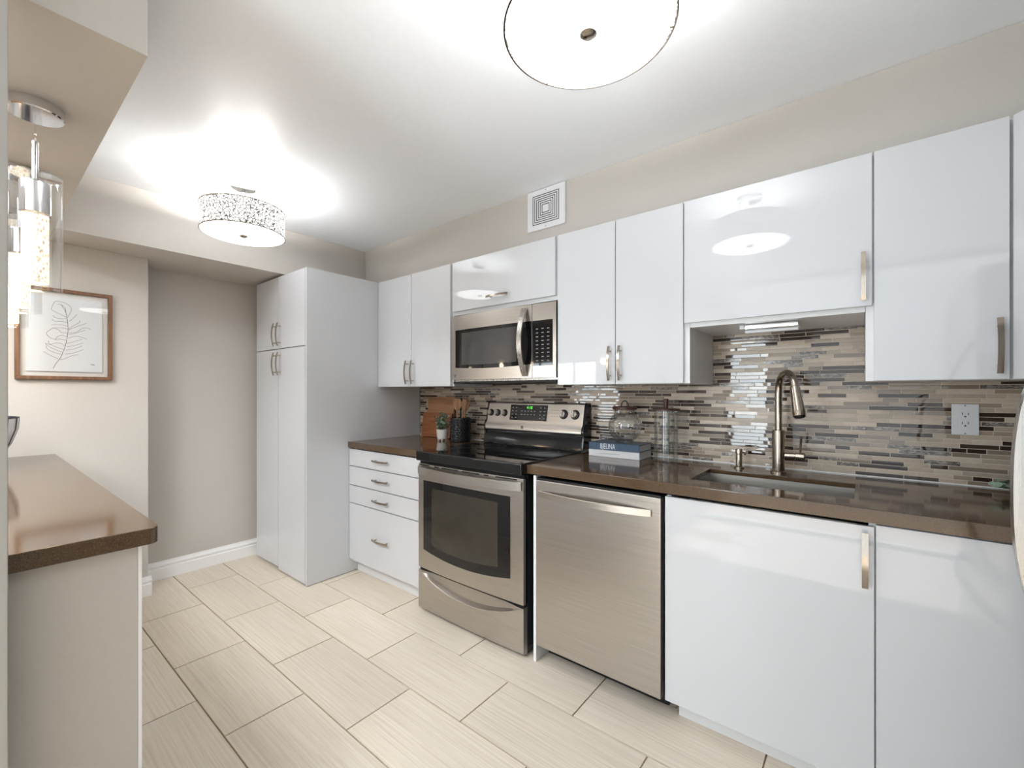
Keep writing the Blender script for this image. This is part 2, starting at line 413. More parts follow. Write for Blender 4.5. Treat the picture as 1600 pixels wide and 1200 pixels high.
window('window_2', -1.28, 0.99, 0.0125, 2.3845, YH, 0.02, [-0.875])
# baseboards (stepped profile)
def base_prof(u): return [(0, 0), (0.016, 0), (0.016, 0.072), (0.010, 0.076), (0.010, 0.083), (0.014, 0.087), (0.014, 0.096), (0.007, 0.104), (0.006, 0.119), (0, 0.119)]
def baseboard(name, p, along, out):
    struct(name, G().poly([Vector(p) + Vector(out) * a + Vector((0, 0, b)) for a, b in base_prof(0)], along), 'trim')
baseboard('baseboard_recess', (-3.6895, 0.7225, 0), (0, 1.57, 0), (1, 0, 0))
baseboard('baseboard_far', (-3.4495, 0.276, 0), (0, 0.445, 0), (1, 0, 0))
baseboard('baseboard_far_side', (-3.6885, 0.7055, 0), (0.238, 0, 0), (0, 1, 0))

# mosaic behind the worktop
random.seed(11)
g = G(); bx0, bx1, bz0, bz1 = -2.790, XR - 0.002, 0.9155, 1.545
g.box(bx0, bx1, 2.3004, 2.3055, bz0, bz1); g.slot = 1
rh = 0.0168; z = bz0 + 0.001
while z + rh < bz1:
    x = bx0 - random.random() * 0.12
    while x < bx1:
        L = random.choice((0.048, 0.072, 0.098, 0.098, 0.148, 0.148))
        a, b = max(x, bx0 + 0.001), min(x + L, bx1 - 0.001); x += L + 0.0022
        if b - a < 0.006: continue
        ty, tx = random.gauss(0, 0.00005), random.gauss(0, 0.00012); zt = z + rh - 0.0020; c = 0.0006
        f = [2.2994 - ty - tx, 2.2994 - ty + tx, 2.2994 + ty + tx, 2.2994 + ty - tx]
        P = [(a + c, f[0], z + c), (b - c, f[1], z + c), (b - c, f[2], zt - c), (a + c, f[3], zt - c)]
        Q = [(a, 2.3000, z), (b, 2.3000, z), (b, 2.3000, zt), (a, 2.3000, zt)]
        R = [(p[0], 2.302, p[2]) for p in Q]
        bm = g.bm; vp, vq, vr = ([bm.verts.new(t) for t in S] for S in (P, Q, R))
        fs = [bm.faces.new(vp)]
        for S, T in ((vp, vq), (vq, vr)):
            for k in range(4): fs.append(bm.faces.new((S[k], T[k], T[(k + 1) % 4], S[(k + 1) % 4])))
        g._tag(fs)
    z += rh
struct('wall_backsplash', g, ['mosaic_grout', 'mosaic'])

# ------------------------------------------------------------------ cabinet parts
def bow(name, p0, p1, out, parent, w=0.011, bulge=0.012, stand=0.022, m='nickel'):
    """bow handle from p0 to p1, standing off along out"""
    p0, p1, out = Vector(p0), Vector(p1), Vector(out); ax = (p1 - p0).normalized(); side = ax.cross(out)
    pts = [p0.lerp(p1, k / 12) + out * (stand + bulge * (1 - (2 * k / 12 - 1) ** 2)) for k in range(13)]
    g = G().strip(pts, w, 0.0055, side)
    for t in (0.14, 0.86):
        q = p0.lerp(p1, t); h = stand + bulge * (1 - (2 * t - 1) ** 2)
        g.tube([q + out * 0.0004, q + out * h], 0.0042, 8)
    return obj(name, g, m, parent)

YU, YB = 1.905, 1.671          # faces of the wall and base cabinet doors
ZT, ZU = 2.067, 1.295          # top and underside of the wall cabinets
def door(parent, x0, x1, z0, z1, y, name='door', t=0.018):
    return obj(name, G().box(x0 + 0.0015, x1 - 0.0015, y, y + t, z0 + 0.0015, z1 - 0.0015, 0.0012), 'gloss', parent)
def carcass(parent, x0, x1, y0, y1, z0, z1): 
    return obj('carcass', G().box(x0, x1, y0, y1, z0, z1, 0.0008), 'carcass', parent)

# tall pantry
t = thing('pantry_cabinet', 'tall white gloss pantry cabinet with four doors, reaching up under the bulkhead', 'cabinet', (-3.18, 1.8, 0))
obj('side_panel', G().box(-2.811, -2.793, 1.3725, 2.296, 0.004, ZT, 0.0012), 'gloss', t)
carcass(t, -3.565, -2.8125, 1.393, 2.296, 0.03, ZT - 0.002)
obj('toe_kick', G().box(-3.55, -2.815, 1.43, 1.446, 0.001, 0.0295), 'carcass', t)
for x0, x1, z0, z1, hx, hz in ((-3.566, -3.200, 1.562, ZT, -3.226, 1.66), (-3.198, -2.812, 1.562, ZT, -3.160, 1.66), (-3.566, -3.200, 0.030, 1.558, -3.226, 1.455), (-3.198, -2.812, 0.012, 1.558, -3.160, 1.455)):
    d = door(t, x0, x1, z0, z1, 1.371); bow('handle', (hx, 1.371, hz - 0.08), (hx, 1.371, hz + 0.08), (0, -1, 0), d)

# wall cabinets
t = thing('wall_cabinet', 'white two-door wall cabinet beside the tall pantry, left of the microwave', 'cabinet', (-2.4, 2.1, ZU))
carcass(t, -2.790, -2.007, YU + 0.020, 2.296, ZU, ZT)
for x0, x1, hx in ((-2.790, -2.4075, -2.441), (-2.4065, -2.020, -2.380)):
    d = door(t, x0, x1, ZU, ZT, YU); bow('handle', (hx, YU, 1.313), (hx, YU, 1.473), (0, -1, 0), d)
t = thing('wall_cabinet', 'short white cabinet with one wide flap door above the microwave', 'cabinet', (-1.62, 2.1, 1.74))
carcass(t, -2.0055, -1.2245, YU + 0.020, 2.296, 1.738, ZT)
d = door(t, -2.004, -1.236, 1.759, ZT, YU); bow('handle', (-1.70, YU, 1.811), (-1.54, YU, 1.811), (0, -1, 0), d)
t = thing('wall_cabinet', 'white two-door wall cabinet between the microwave and the sink', 'cabinet', (-0.9, 2.1, ZU))
carcass(t, -1.223, -0.5695, YU + 0.020, 2.296, ZU, ZT)
for x0, x1, hx in ((-1.223, -0.9025, -0.9265), (-0.9015, -0.5905, -0.874)):
    d = door(t, x0, x1, ZU, ZT, YU); bow('handle', (hx, YU, 1.313), (hx, YU, 1.473), (0, -1, 0), d)
t = thing('wall_cabinet', 'short white single-door cabinet mounted high above the sink', 'cabinet', (-0.28, 2.1, 1.53))
carcass(t, -0.5685, 0.0105, YU + 0.020, 2.296, 1.532, ZT)
d = door(t, -0.589, 0.030, 1.549, ZT, YU); bow('handle', (0.006, YU, 1.568), (0.006, YU, 1.729), (0, -1, 0), d, w=0.013)
t = thing('wall_cabinet', 'white single-door wall cabinet right of the sink, above the outlet', 'cabinet', (0.18, 2.1, ZU))
carcass(t, 0.0115, 0.342, YU + 0.020, 2.296, ZU, ZT)
d = door(t, 0.0325, 0.3405, ZU, ZT, YU); bow('handle', (0.3165, YU, 1.313), (0.3165, YU, 1.475), (0, -1, 0), d, w=0.013)
t = thing('corner_wall_cabinet', 'white diagonal corner wall cabinet at the right edge of the photo', 'cabinet', (0.7, 2.0, ZU))
obj('carcass', G().poly([(0.3435, 1.937, ZU), (0.3435, 2.296, ZU), (1.015, 2.296, ZU), (1.015, 1.60, ZU), (0.680, 1.60, ZU)], (0, 0, ZT - ZU)), 'carcass', t)
a, b = Vector((0.3465, 1.906, ZU + 0.0015)), Vector((0.6535, 1.599, ZU + 0.0015)); n = Vector((0.7071, 0.7071, 0))
d = obj('door', G().poly([a, b, b + n * 0.018, a + n * 0.018], (0, 0, ZT - ZU - 0.003), 0.001), 'gloss', t)

# base cabinets
t = thing('drawer_cabinet', 'white base cabinet with four drawers between the pantry and the oven range', 'cabinet', (-2.4, 2.0, 0))
carcass(t, -2.790, -2.016, YB + 0.020, 2.29, 0.080, 0.862)
obj('toe_kick', G().box(-2.790, -2.018, 1.735, 1.751, 0.001, 0.0795), 'carcass', t)
for z0, z1, hz in ((0.749, 0.866, 0.811), (0.617, 0.746, 0.684), (0.493, 0.614, 0.551), (0.098, 0.490, 0.296)):
    d = door(t, -2.790, -2.017, z0, z1, YB, 'drawer'); bow('handle', (-2.49, YB, hz), (-2.325, YB, hz), (0, -1, 0), d)
t = thing('sink_cabinet', 'white base cabinet with one wide handled door under the sink', 'cabinet', (-0.28, 2.0, 0))
obj('carcass', G().box(-0.586, -0.568, YB + 0.020, 2.29, 0.08, 0.862).box(0.017, 0.034, YB + 0.02, 2.29, 0.08, 0.872).box(-0.567, 0.016, YB + 0.02, 2.29, 0.08, 0.10), 'carcass', t)
obj('toe_kick', G().box(-0.554, 0.034, 1.735, 1.751, 0.001, 0.0795), 'carcass', t)
d = door(t, -0.588, 0.0315, 0.078, 0.861, YB); bow('handle', (0.009, YB, 0.682), (0.009, YB, 0.843), (0, -1, 0), d, w=0.015)
t = thing('base_cabinet', 'white base cabinet with a plain door in the corner, right of the sink cabinet', 'cabinet', (0.5, 2.0, 0))
carcass(t, 0.0345, 1.015, YB + 0.020, 2.29, 0.080, 0.872)
obj('toe_kick', G().box(0.036, 1.015, 1.735, 1.751, 0.001, 0.0795), 'carcass', t)
door(t, 0.0325, 0.665, 0.078, 0.868, YB)

# worktops
def slab(x0, x1, y0, y1, z0, z1, hole=None):
    g = G()
    if not hole: g.box(x0, x1, y0, y1, z0, z1, 0.003); return g
    hx0, hx1, hy0, hy1 = hole
    bm = g.bm; O = [(x0, y0), (x1, y0), (x1, y1), (x0, y1)]; I = [(hx0, hy0), (hx1, hy0), (hx1, hy1), (hx0, hy1)]
    V = {}
    for nm, L in (('O', O), ('I', I)):
        for zz in (z0, z1): V[nm, zz] = [bm.verts.new((a, b, z1 - 0.018 if (nm == 'I' and zz == z0) else zz)) for a, b in L]
    for k in range(4):
        j = (k + 1) % 4
        bm.faces.new((V['O', z1][k], V['O', z1][j], V['I', z1][j], V['I', z1][k]))
        bm.faces.new((V['O', z0][j], V['O', z0][k], V['I', z0][k], V['I', z0][j]))
        bm.faces.new((V['O', z0][k], V['O', z0][j], V['O', z1][j], V['O', z1][k]))
        bm.faces.new((V['I', z0][j], V['I', z0][k], V['I', z1][k], V['I', z1][j]))
    es = [e for e in bm.edges if abs(e.verts[0].co.z - z1) < 1e-6 and abs(e.verts[1].co.z - z1) < 1e-6 and len({v.index for v in e.verts}) and
          not ((e.verts[0].co.xy - e.verts[1].co.xy).length > 0 and {tuple(round(c, 4) for c in v.co.xy) in [tuple(round(c, 4) for c in p) for p in O] for v in e.verts} == {True, False})]
    bmesh.ops.bevel(bm, geom=es, offset=0.0025, segments=2, affect='EDGES', profile=0.5)
    bmesh.ops.recalc_face_normals(bm, faces=bm.faces)
    return g
tag(obj('worktop', slab(-2.791, -2.010, 1.660, 2.297, 0.873, 0.914), 'counter'), 'short brown quartz worktop over the four drawers, left of the oven range', 'countertop')
SX0, SX1, SY0, SY1 = -0.530, -0.018, 1.793, 2.088
tag(obj('worktop', slab(-1.236, XR - 0.003, 1.660, 2.297, 0.873, 0.914, (SX0, SX1, SY0, SY1)), 'counter'), 'long brown quartz worktop holding the sink, right of the oven range', 'countertop')
g = G().poly([(-3.4485, -0.24, 0.879)] + [(-1.38, -0.24, 0.879), (-1.38, 0.282, 0.879)] + [(-1.405 + 0.025 * math.cos(a), 0.282 + 0.025 * math.sin(a), 0.879) for a in [PI / 2 * k / 6 for k in range(1, 7)]] + [(-3.4485, 0.307, 0.879)], (0, 0, 0.041), 0.003)
tag(obj('bar_worktop', g, 'counter'), 'brown quartz bar top on the low wall under the hanging pendants', 'countertop')
struct('trim_2', G().box(-2.790, XR - 0.003, 2.2925, 2.2975, 0.9142, 0.9185), 'trim')

# ------------------------------------------------------------------ sink, faucet, soap pump
t = thing('sink', 'undermount stainless steel sink basin set into the long worktop', 'sink', (-0.27, 1.94, 0.70))
g = G(); r = 0.0
bm = g.bm; zt, zb = 0.8945, 0.70; w = 0.004
def ring(x0, x1, y0, y1, zz): return [bm.verts.new(p) for p in ((x0, y0, zz), (x1, y0, zz), (x1, y1, zz), (x0, y1, zz))]
A = ring(SX0 - w, SX1 + w, SY0 - w, SY1 + w, zt); B = ring(SX0 - 0.002, SX1 + 0.002, SY0 - 0.002, SY1 + 0.002, zt); D = ring(SX0 + 0.01, SX1 - 0.01, SY0 + 0.01, SY1 - 0.01, zb)
E_ = ring(SX0 - w, SX1 + w, SY0 - w, SY1 + w, zt - 0.002); F_ = ring(SX0 - 0.0035, SX1 + 0.0035, SY0 - 0.0035, SY1 + 0.0035, zt - 0.004); H_ = ring(SX0 + 0.008, SX1 - 0.008, SY0 + 0.008, SY1 - 0.008, zb - 0.002)
for S, T in ((A, B), (B, D), (E_, F_), (F_, H_), (A, E_)):
    for k in range(4): bm.faces.new((S[k], S[(k + 1) % 4], T[(k + 1) % 4], T[k]))
bm.faces.new(D); bm.faces.new(H_[::-1]); bmesh.ops.recalc_face_normals(bm, faces=bm.faces)
obj('basin', g, 'sink', t)
obj('drain', G().lathe((-0.27, 1.97, 0.70), [(0, 0.0008), (0.03, 0.0008), (0.042, 0.003), (0.045, 0.0006)], 28), 'chrome', t)

t = thing('kitchen_faucet', 'brushed nickel gooseneck faucet with pull-down head behind the sink', 'faucet', (-0.276, 2.165, 0.914))
fx, fy = -0.276, 2.165
obj('base', G().lathe((fx, fy, 0.9145), [(0, 0), (0.030, 0), (0.030, 0.006), (0.0235, 0.010), (0.0235, 0.178), (0.021, 0.182), (0.0145, 0.184), (0, 0.184)], 32), 'nickel', t)
pts = [(fx, fy, 1.095), (fx, fy, 1.26)]
dx, dy = 0.074, -0.142
for k in range(1, 15):
    a = PI * k / 14 * 0.93; rr = 0.5
    pts.append((fx + dx * (1 - math.cos(a)) / 2, fy + dy * (1 - math.cos(a)) / 2, 1.26 + 0.0775 * math.sin(a)))
pts = [(fx, fy, 1.095 + 0.02 * k) for k in range(9)] + pts[2:]
obj('spout', G().tube(pts, 0.0135, 18), 'nickel', t)
e = Vector(pts[-1]); dvec = (Vector(pts[-1]) - Vector(pts[-2])).normalized(); dvec = (dvec + Vector((0.06, -0.09, -0.35))).normalized()
h = obj('spray_head', G().tube([e - dvec * 0.004, e + dvec * 0.004, e + dvec * 0.03, e + dvec * 0.095, e + dvec * 0.10, e + dvec * 0.118], [0.0145, 0.0175, 0.0178, 0.0215, 0.0225, 0.0215], 20), 'nickel', t)
obj('nozzle', G().tube([e + dvec * 0.1185, e + dvec * 0.123], [0.019, 0.017], 20), 'black_matte', h)
lv = obj('lever_hub', G().lathe((fx, fy, 0.990), [(0, 0.0237), (0.0125, 0.0237), (0.0125, 0.060), (0.0155, 0.062), (0.0155, 0.092), (0.012, 0.095), (0, 0.095)], 24, 'X'), 'nickel', t)
obj('lever', G().tube([(fx + 0.078, fy, 1.005), (fx + 0.080, fy - 0.004, 1.04), (fx + 0.083, fy - 0.010, 1.075)], [0.0045, 0.0042, 0.0052], 12), 'nickel', lv)
t = thing('soap_dispenser', 'small brushed nickel soap pump on the worktop left of the faucet', 'soap dispenser', (-0.433, 2.19, 0.914))
obj('body', G().lathe((-0.433, 2.19, 0.9145), [(0, 0), (0.021, 0), (0.021, 0.005), (0.0135, 0.009), (0.0135, 0.060), (0.011, 0.064), (0, 0.064)], 24), 'nickel', t)
obj('pump_head', G().lathe((-0.433, 2.19, 0.979), [(0, 0), (0.014, 0), (0.014, 0.018), (0.011, 0.022), (0, 0.022)], 24), 'nickel', t)
obj('nozzle', G().tube([(-0.424, 2.178, 0.990), (-0.405, 2.15, 0.990), (-0.399, 2.141, 0.984)], 0.0045, 10), 'nickel', t)

# ------------------------------------------------------------------ oven range
RX0, RX1, RY = -2.003, -1.2385, 1.634
t = thing('oven_range', 'stainless steel electric range with black glass cooktop between the two worktops', 'stove', (-1.62, 1.95, 0))
obj('body', G().box(RX0 + 0.003, RX1 - 0.002, 1.6705, 2.290, 0.012, 0.864, 0.003), 'black_enamel', t)
ct = obj('cooktop', G().box(RX0 - 0.001, RX1 + 0.0015, 1.617, 2.186, 0.866, 0.921, 0.008, 3), 'black_gloss', t)
for cx_, cy_, cr in ((-1.80, 1.80, 0.115), (-1.43, 1.79, 0.085), (-1.80, 2.05, 0.085), (-1.43, 2.05, 0.105)):
    obj('burner_ring', G().lathe((cx_, cy_, 0.9212), [(cr, 0), (cr + 0.0025, 0), (cr + 0.0025, 0.0003), (cr, 0.0003)], 48, closed=True), 'dark_print', ct)
# oven door: a bowed steel front with the window set in it
def bowed(x0, x1, z0, z1, y0, depth, y1, n=16):
    xm, hw = (x0 + x1) / 2, (x1 - x0) / 2
    f = lambda x: y0 - depth * (1 - ((x - xm) / hw) ** 2)
    pts = [(x0 + (x1 - x0) * k / n, f(x0 + (x1 - x0) * k / n), z0) for k in range(n + 1)] + [(x1, y1, z0), (x0, y1, z0)]
    return G().poly(pts, (0, 0, z1 - z0), 0.002)
dr = obj('oven_door', bowed(RX0 + 0.001, RX1 - 0.002, 0.251, 0.848, RY + 0.004, 0.012, 1.656), 'steel_x', t)
def win(x0, x1, zt, zs, sag, y, th, n=18):
    """window outline with a sagging lower edge, following the bow of the door"""
    g = G(); bm = g.bm; xm, hw = (RX0 + RX1) / 2, (RX1 - RX0) / 2 - 0.0015
    top, bot, top2, bot2 = [], [], [], []
    for k in range(n + 1):
        x = x0 + (x1 - x0) * k / n; yy = RY + 0.004 - 0.012 * (1 - ((x - xm) / hw) ** 2) - y; u = 2 * k / n - 1; zb_ = zs - sag * (1 - u * u)
        top.append(bm.verts.new((x, yy, zt))); bot.append(bm.verts.new((x, yy, zb_))); top2.append(bm.verts.new((x, yy + th, zt))); bot2.append(bm.verts.new((x, yy + th, zb_)))
    for k in range(n):
        bm.faces.new((bot[k], bot[k + 1], top[k + 1], top[k])); bm.faces.new((top[k], top[k + 1], top2[k + 1], top2[k])); bm.faces.new((bot2[k], bot2[k + 1], bot[k + 1], bot[k]))
    bm.faces.new((bot[0], top[0], top2[0], bot2[0])); bm.faces.new((bot[n], bot2[n], top2[n], top[n]))
    bmesh.ops.recalc_face_normals(bm, faces=bm.faces); return g
wf = obj('window_frame', win(-1.955, -1.317, 0.756, 0.362, 0.030, 0.0016, 0.0015), 'black_gloss', dr)
obj('window_glass', win(-1.880, -1.392, 0.718, 0.400, 0.018, 0.0024, 0.0007), 'oven_glass', dr)
xm = (RX0 + RX1) / 2
pts = [(RX0 + 0.012 + (RX1 - RX0 - 0.024) * k / 20, RY - 0.006 - 0.046 * (1 - (2 * k / 20 - 1) ** 2), 0.812) for k in range(21)]
obj('handle', G().strip(pts, 0.042, 0.010, (0, 0, 1)), 'steel_x', dr)
for u0, u1 in ((0.02, 0.13), (0.19, 0.24), (0.27, 0.44), (0.48, 0.64), (0.68, 0.72), (0.78, 0.95)):
    g = G(); xs = [RX0 + (RX1 - RX0) * (u0 + (u1 - u0) * k / 4) for k in range(5)]; hw = (RX1 - RX0) / 2
    yy = [RY + 0.004 - 0.012 * (1 - ((x - xm) / hw) ** 2) - 0.0012 for x in xs]
    for k in range(4): g.poly([(xs[k], yy[k], 0.838), (xs[k + 1], yy[k + 1], 0.838), (xs[k + 1], yy[k + 1], 0.844), (xs[k], yy[k], 0.844)], (0, 0.001, 0))
    obj('vent_slot', g, 'dark_gap', dr)
obj('gap_strip', G().box(RX0 + 0.004, RX1 - 0.005, 1.650, 1.670, 0.2365, 0.2505), 'dark_gap', t)
obj('gap_strip', G().box(RX0 + 0.004, RX1 - 0.005, 1.648, 1.670, 0.8485, 0.8655), 'dark_gap', t)
# warming drawer with a smile-shaped finger scoop
g = G(); bm = g.bm; n = 28; cols = []
for k in range(n + 1):
    u = 2 * k / n - 1; x = RX0 + 0.001 + (RX1 - RX0 - 0.003) * k / n
    sc_ = max(0.0, 1 - (u / 0.93) ** 2); za = 0.226 - 0.068 * sc_; dep = 0.026 * min(1.0, sc_ * 2.2); bw = 0.010 * (1 - u * u)
    y0 = RY + 0.004 - bw
    cols.append([bm.verts.new(p) for p in ((x, 1.669, 0.014), (x, y0 + 0.012, 0.014), (x, y0, 0.022), (x, y0, za - 0.014), (x, y0 - 0.007 * min(1, sc_ * 2), za - 0.003), (x, y0 - 0.004 * min(1, sc_ * 2), za),
                (x, y0 + dep * 0.75, za + 0.004 + 0.006 * sc_), (x, y0 + dep, 0.232), (x, y0 + dep * 0.6, 0.236), (x, 1.669, 0.236))])
for A, B in zip(cols, cols[1:]):
    for k in range(len(A) - 1): bm.faces.new((A[k], B[k], B[k + 1], A[k + 1]))
bm.faces.new(cols[0]); bm.faces.new(cols[-1][::-1]); bmesh.ops.recalc_face_normals(bm, faces=bm.faces)
obj('warming_drawer', g, 'steel_x', t)
# backguard
prof = [(2.192, 0.9235), (2.200, 0.960), (2.212, 0.992), (2.214, 1.006), (2.290, 1.006), (2.290, 0.9235)]
obj('backguard_base', G().poly([(RX0 + 0.012, a, b) for a, b in prof], (RX1 - RX0 - 0.024, 0, 0), 0.002), 'black_enamel', t)
prof = [(2.203, 1.010), (2.197, 1.020), (2.199, 1.046), (2.216, 1.066), (2.240, 1.182), (2.246, 1.190), (2.288, 1.190), (2.288, 1.010)]
pn = obj('control_panel', G().poly([(RX0 + 0.014, a, b) for a, b in prof], (RX1 - RX0 - 0.028, 0, 0), 0.002), 'steel_x', t)
for x0 in (RX0 - 0.0005, RX1 - 0.0135):
    obj('end_cap', G().poly([(x0, a, b) for a, b in [(2.194, 0.9235), (2.206, 0.99), (2.199, 1.015), (2.202, 1.05), (2.220, 1.07), (2.243, 1.186), (2.249, 1.194), (2.290, 1.194), (2.290, 0.9235)]], (0.0140, 0, 0), 0.002), 'black_enamel', t)
# the face of the control panel leans: helper to place things on it
P0, P1 = Vector((0, 2.216, 1.066)), Vector((0, 2.240, 1.182)); UP = (P1 - P0).normalized(); NO = Vector((0, -UP.z, UP.y))
def face(x, h, out=0.0): return Vector((x, 0, 0)) + P0 + UP * h + NO * out
def face_box(g, x0, x1, h0, h1, o0, o1): 
    return g.poly([face(x0, h0, o0), face(x1, h0, o0), face(x1, h1, o0), face(x0, h1, o0)], NO * (o1 - o0))
dp = obj('display', face_box(G(), -1.795, -1.505, 0.012, 0.112, 0.0002, 0.002), 'black_gloss', t)
g = G()
for j, hh in enumerate((0.028, 0.050, 0.072, 0.094)):
    for xx in [-1.775, -1.745] + ([-1.70, -1.675, -1.65, -1.625, -1.60] if j in (1, 2) else []) + [-1.555, -1.525]:
        obj('key', face_box(G(), xx - 0.006, xx + 0.006, hh - 0.0025, hh + 0.0025, 0.0022, 0.0026), 'grey_print', dp)
rotp = math.atan2(UP.z, UP.y)
text('clock', '4:18', 0.026, face(-1.642, 0.094, 0.0024), (rotp, 0, 0), 'green_led', dp)
def knob(x, h, r):
    c = face(x, h); g = G().tube([c + NO * 0.0003, c + NO * 0.006], [r * 1.12, r * 1.08], 28)
    k = obj('knob', g, 'black_matte', t)
    obj('knob_cap', G().tube([c + NO * 0.0062, c + NO * 0.018, c + NO * 0.021], [r * 0.86, r * 0.80, r * 0.70], 28), 'steel_z', k)
    obj('grip', G().poly([c + NO * 0.0212 + Vector((a, 0, 0)) + UP * b for a, b in ((-0.004, -r * 0.66), (0.004, -r * 0.66), (0.004, r * 0.66), (-0.004, r * 0.66))], NO * 0.008), 'steel_z', k)
for x in (-1.962, -1.903, -1.843): knob(x, 0.056, 0.021)
for x in (-1.386, -1.308): knob(x, 0.060, 0.026)
g = G()
for k in range(3):
    for j in range(3): face_box(g, -1.475 + 0.018 * k, -1.465 + 0.018 * k, 0.045 + 0.018 * j, 0.047 + 0.018 * j, 0.0003, 0.0007)
obj('printed_legend', g, 'dark_print', pn)
g = G()
for k in range(3): g.box(-1.686, -1.668, 2.1964, 2.1974, 1.026 + 0.007 * k, 1.030 + 0.007 * k)
obj('badge', g, 'dark_print', pn)

# ------------------------------------------------------------------ dishwasher and its end panel
tag(obj('end_panel', G().box(-1.198, -1.183, 1.659, 2.29, 0.001, 0.868, 0.001), 'carcass'), 'narrow white end panel standing between the oven range and the dishwasher', 'panel')
t = thing('dishwasher', 'stainless steel dishwasher with a bowed bar handle left of the sink cabinet', 'dishwasher', (-0.89, 1.95, 0))
obj('body', G().box(-1.179, -0.600, 1.700, 2.28, 0.06, 0.855, 0.002), 'black_matte', t)
d = obj('door', G().box(-1.181, -0.598, 1.655, 1.698, 0.083, 0.851, 0.003), 'steel_x', t)
pts = [(-1.162 + 0.528 * k / 20, 1.6535 - 0.004 - 0.036 * (1 - (2 * k / 20 - 1) ** 2), 0.790) for k in range(21)]
obj('handle', G().strip(pts, 0.026, 0.010, (0, 0, 1)), 'steel_x', d)
obj('control_strip', G().box(-1.179, -0.600, 1.662, 1.698, 0.8515, 0.860), 'black_matte', d)
obj('toe_kick', G().box(-1.179, -0.602, 1.76, 1.775, 0.001, 0.082), 'black_matte', t)

# ------------------------------------------------------------------ microwave
t = thing('microwave_oven', 'stainless steel over-the-range microwave with black window under the short cabinet', 'microwave', (-1.61, 2.09, 1.32))
MX0, MX1, MY = -2.0005, -1.2265, 1.885
obj('body', G().box(MX0 + 0.004, MX1 - 0.002, 1.925, 2.292, 1.322, 1.732, 0.002), 'steel_z', t)
obj('base_vent', G().box(MX0 + 0.006, MX1 - 0.004, 1.905, 2.28, 1.310, 1.3215, 0.002), 'black_matte', t)
xm = (MX0 + MX1) / 2; hw = (MX1 - MX0) / 2
def my(x): return MY + 0.012 - 0.014 * (1 - ((x - xm) / hw) ** 2)
def curved(x0, x1, z0, z1, off, th, n=12, zb=None, ztop=None):
    g = G(); bm = g.bm; cols = []
    for k in range(n + 1):
        x = x0 + (x1 - x0) * k / n; y = my(x) + off; u = 2 * k / n - 1
        a = z0 - (zb or 0) * (1 - u * u); b = z1 + (ztop or 0) * (1 - u * u)
        cols.append([bm.verts.new(p) for p in ((x, y, a), (x, y, b), (x, y + th, b), (x, y + th, a))])
    for A, B in zip(cols, cols[1:]):
        for k in range(4): bm.faces.new((A[k], B[k], B[(k + 1) % 4], A[(k + 1) % 4]))
    bm.faces.new(cols[0]); bm.faces.new(cols[-1][::-1]); bmesh.ops.recalc_face_normals(bm, faces=bm.faces); return g
d = obj('door', curved(MX0, -1.3745, 1.334, 1.727, 0, 0.036), 'steel_x', t)
wf = obj('window_frame', curved(-1.962, -1.376, 1.408, 1.638, -0.0015, 0.0014, zb=0.010), 'black_gloss', d)
obj('window_glass', curved(-1.905, -1.475, 1.425, 1.618, -0.0022, 0.0006, zb=0.004), 'micro_glass', d)
pts = [(-1.418, my(-1.418) - 0.004 - 0.050 * (1 - (2 * k / 20 - 1) ** 2), 1.345 + 0.365 * k / 20) for k in range(21)]
obj('handle', G().strip(pts, 0.030, 0.010, (1, 0, 0)), 'steel_z', d)
cp = obj('control_panel', curved(-1.3715, MX1, 1.334, 1.727, 0, 0.036, 6), 'steel_x', t)
cg = obj('control_glass', curved(-1.370, -1.246, 1.398, 1.637, -0.0015, 0.0014, 6), 'black_gloss', t)
g = G()
for j in range(9):
    for k in range(3):
        x = -1.340 + 0.034 * k; obj('key', G().box(x - 0.007, x + 0.007, my(x) - 0.0024, my(x) - 0.0017, 1.422 + 0.021 * j, 1.426 + 0.021 * j), 'grey_print', cg)
g = G()
for k in range(3): g.box(-1.972, -1.958, my(-1.965) - 0.0008, my(-1.965) + 0.0005, 1.350 + 0.006 * k, 1.3535 + 0.006 * k)
obj('badge', g, 'dark_print', d)

# ------------------------------------------------------------------ worktop accessories
# cutting boards leaning on the mosaic
def leaning(name, x0, x1, h, y_bot, y_top, th, label, r=0.012, mat_='board_wood'):
    up = Vector((0, y_top - y_bot, h)).normalized(); L = h / up.z; no = Vector((0, -up.z, up.y)); o = Vector((0, y_bot, 0.9150))
    pts = []
    for cx_, cz_, a0 in ((x1 - r, L - r, 0), (x0 + r, L - r, 90), (x0 + r, r, 180), (x1 - r, r, 270)):
        for k in range(5):
            a = math.radians(a0 + 90 * k / 4); pts.append(o + Vector((cx_ + r * math.cos(a), 0, 0)) + up * (cz_ + r * math.sin(a)) - no * 0)
    return tag(obj(name, G().poly(pts, no * th, 0.002), mat_), label, 'cutting board')
leaning('cutting_board', -2.660, -2.366, 0.305, 2.2625, 2.2915, 0.016, 'taller wooden cutting board leaning on the mosaic behind the shorter board', mat_='board_pale')
leaning('cutting_board', -2.683, -2.362, 0.185, 2.2360, 2.2615, 0.017, 'shorter wooden cutting board leaning in front, behind the white plant pot')
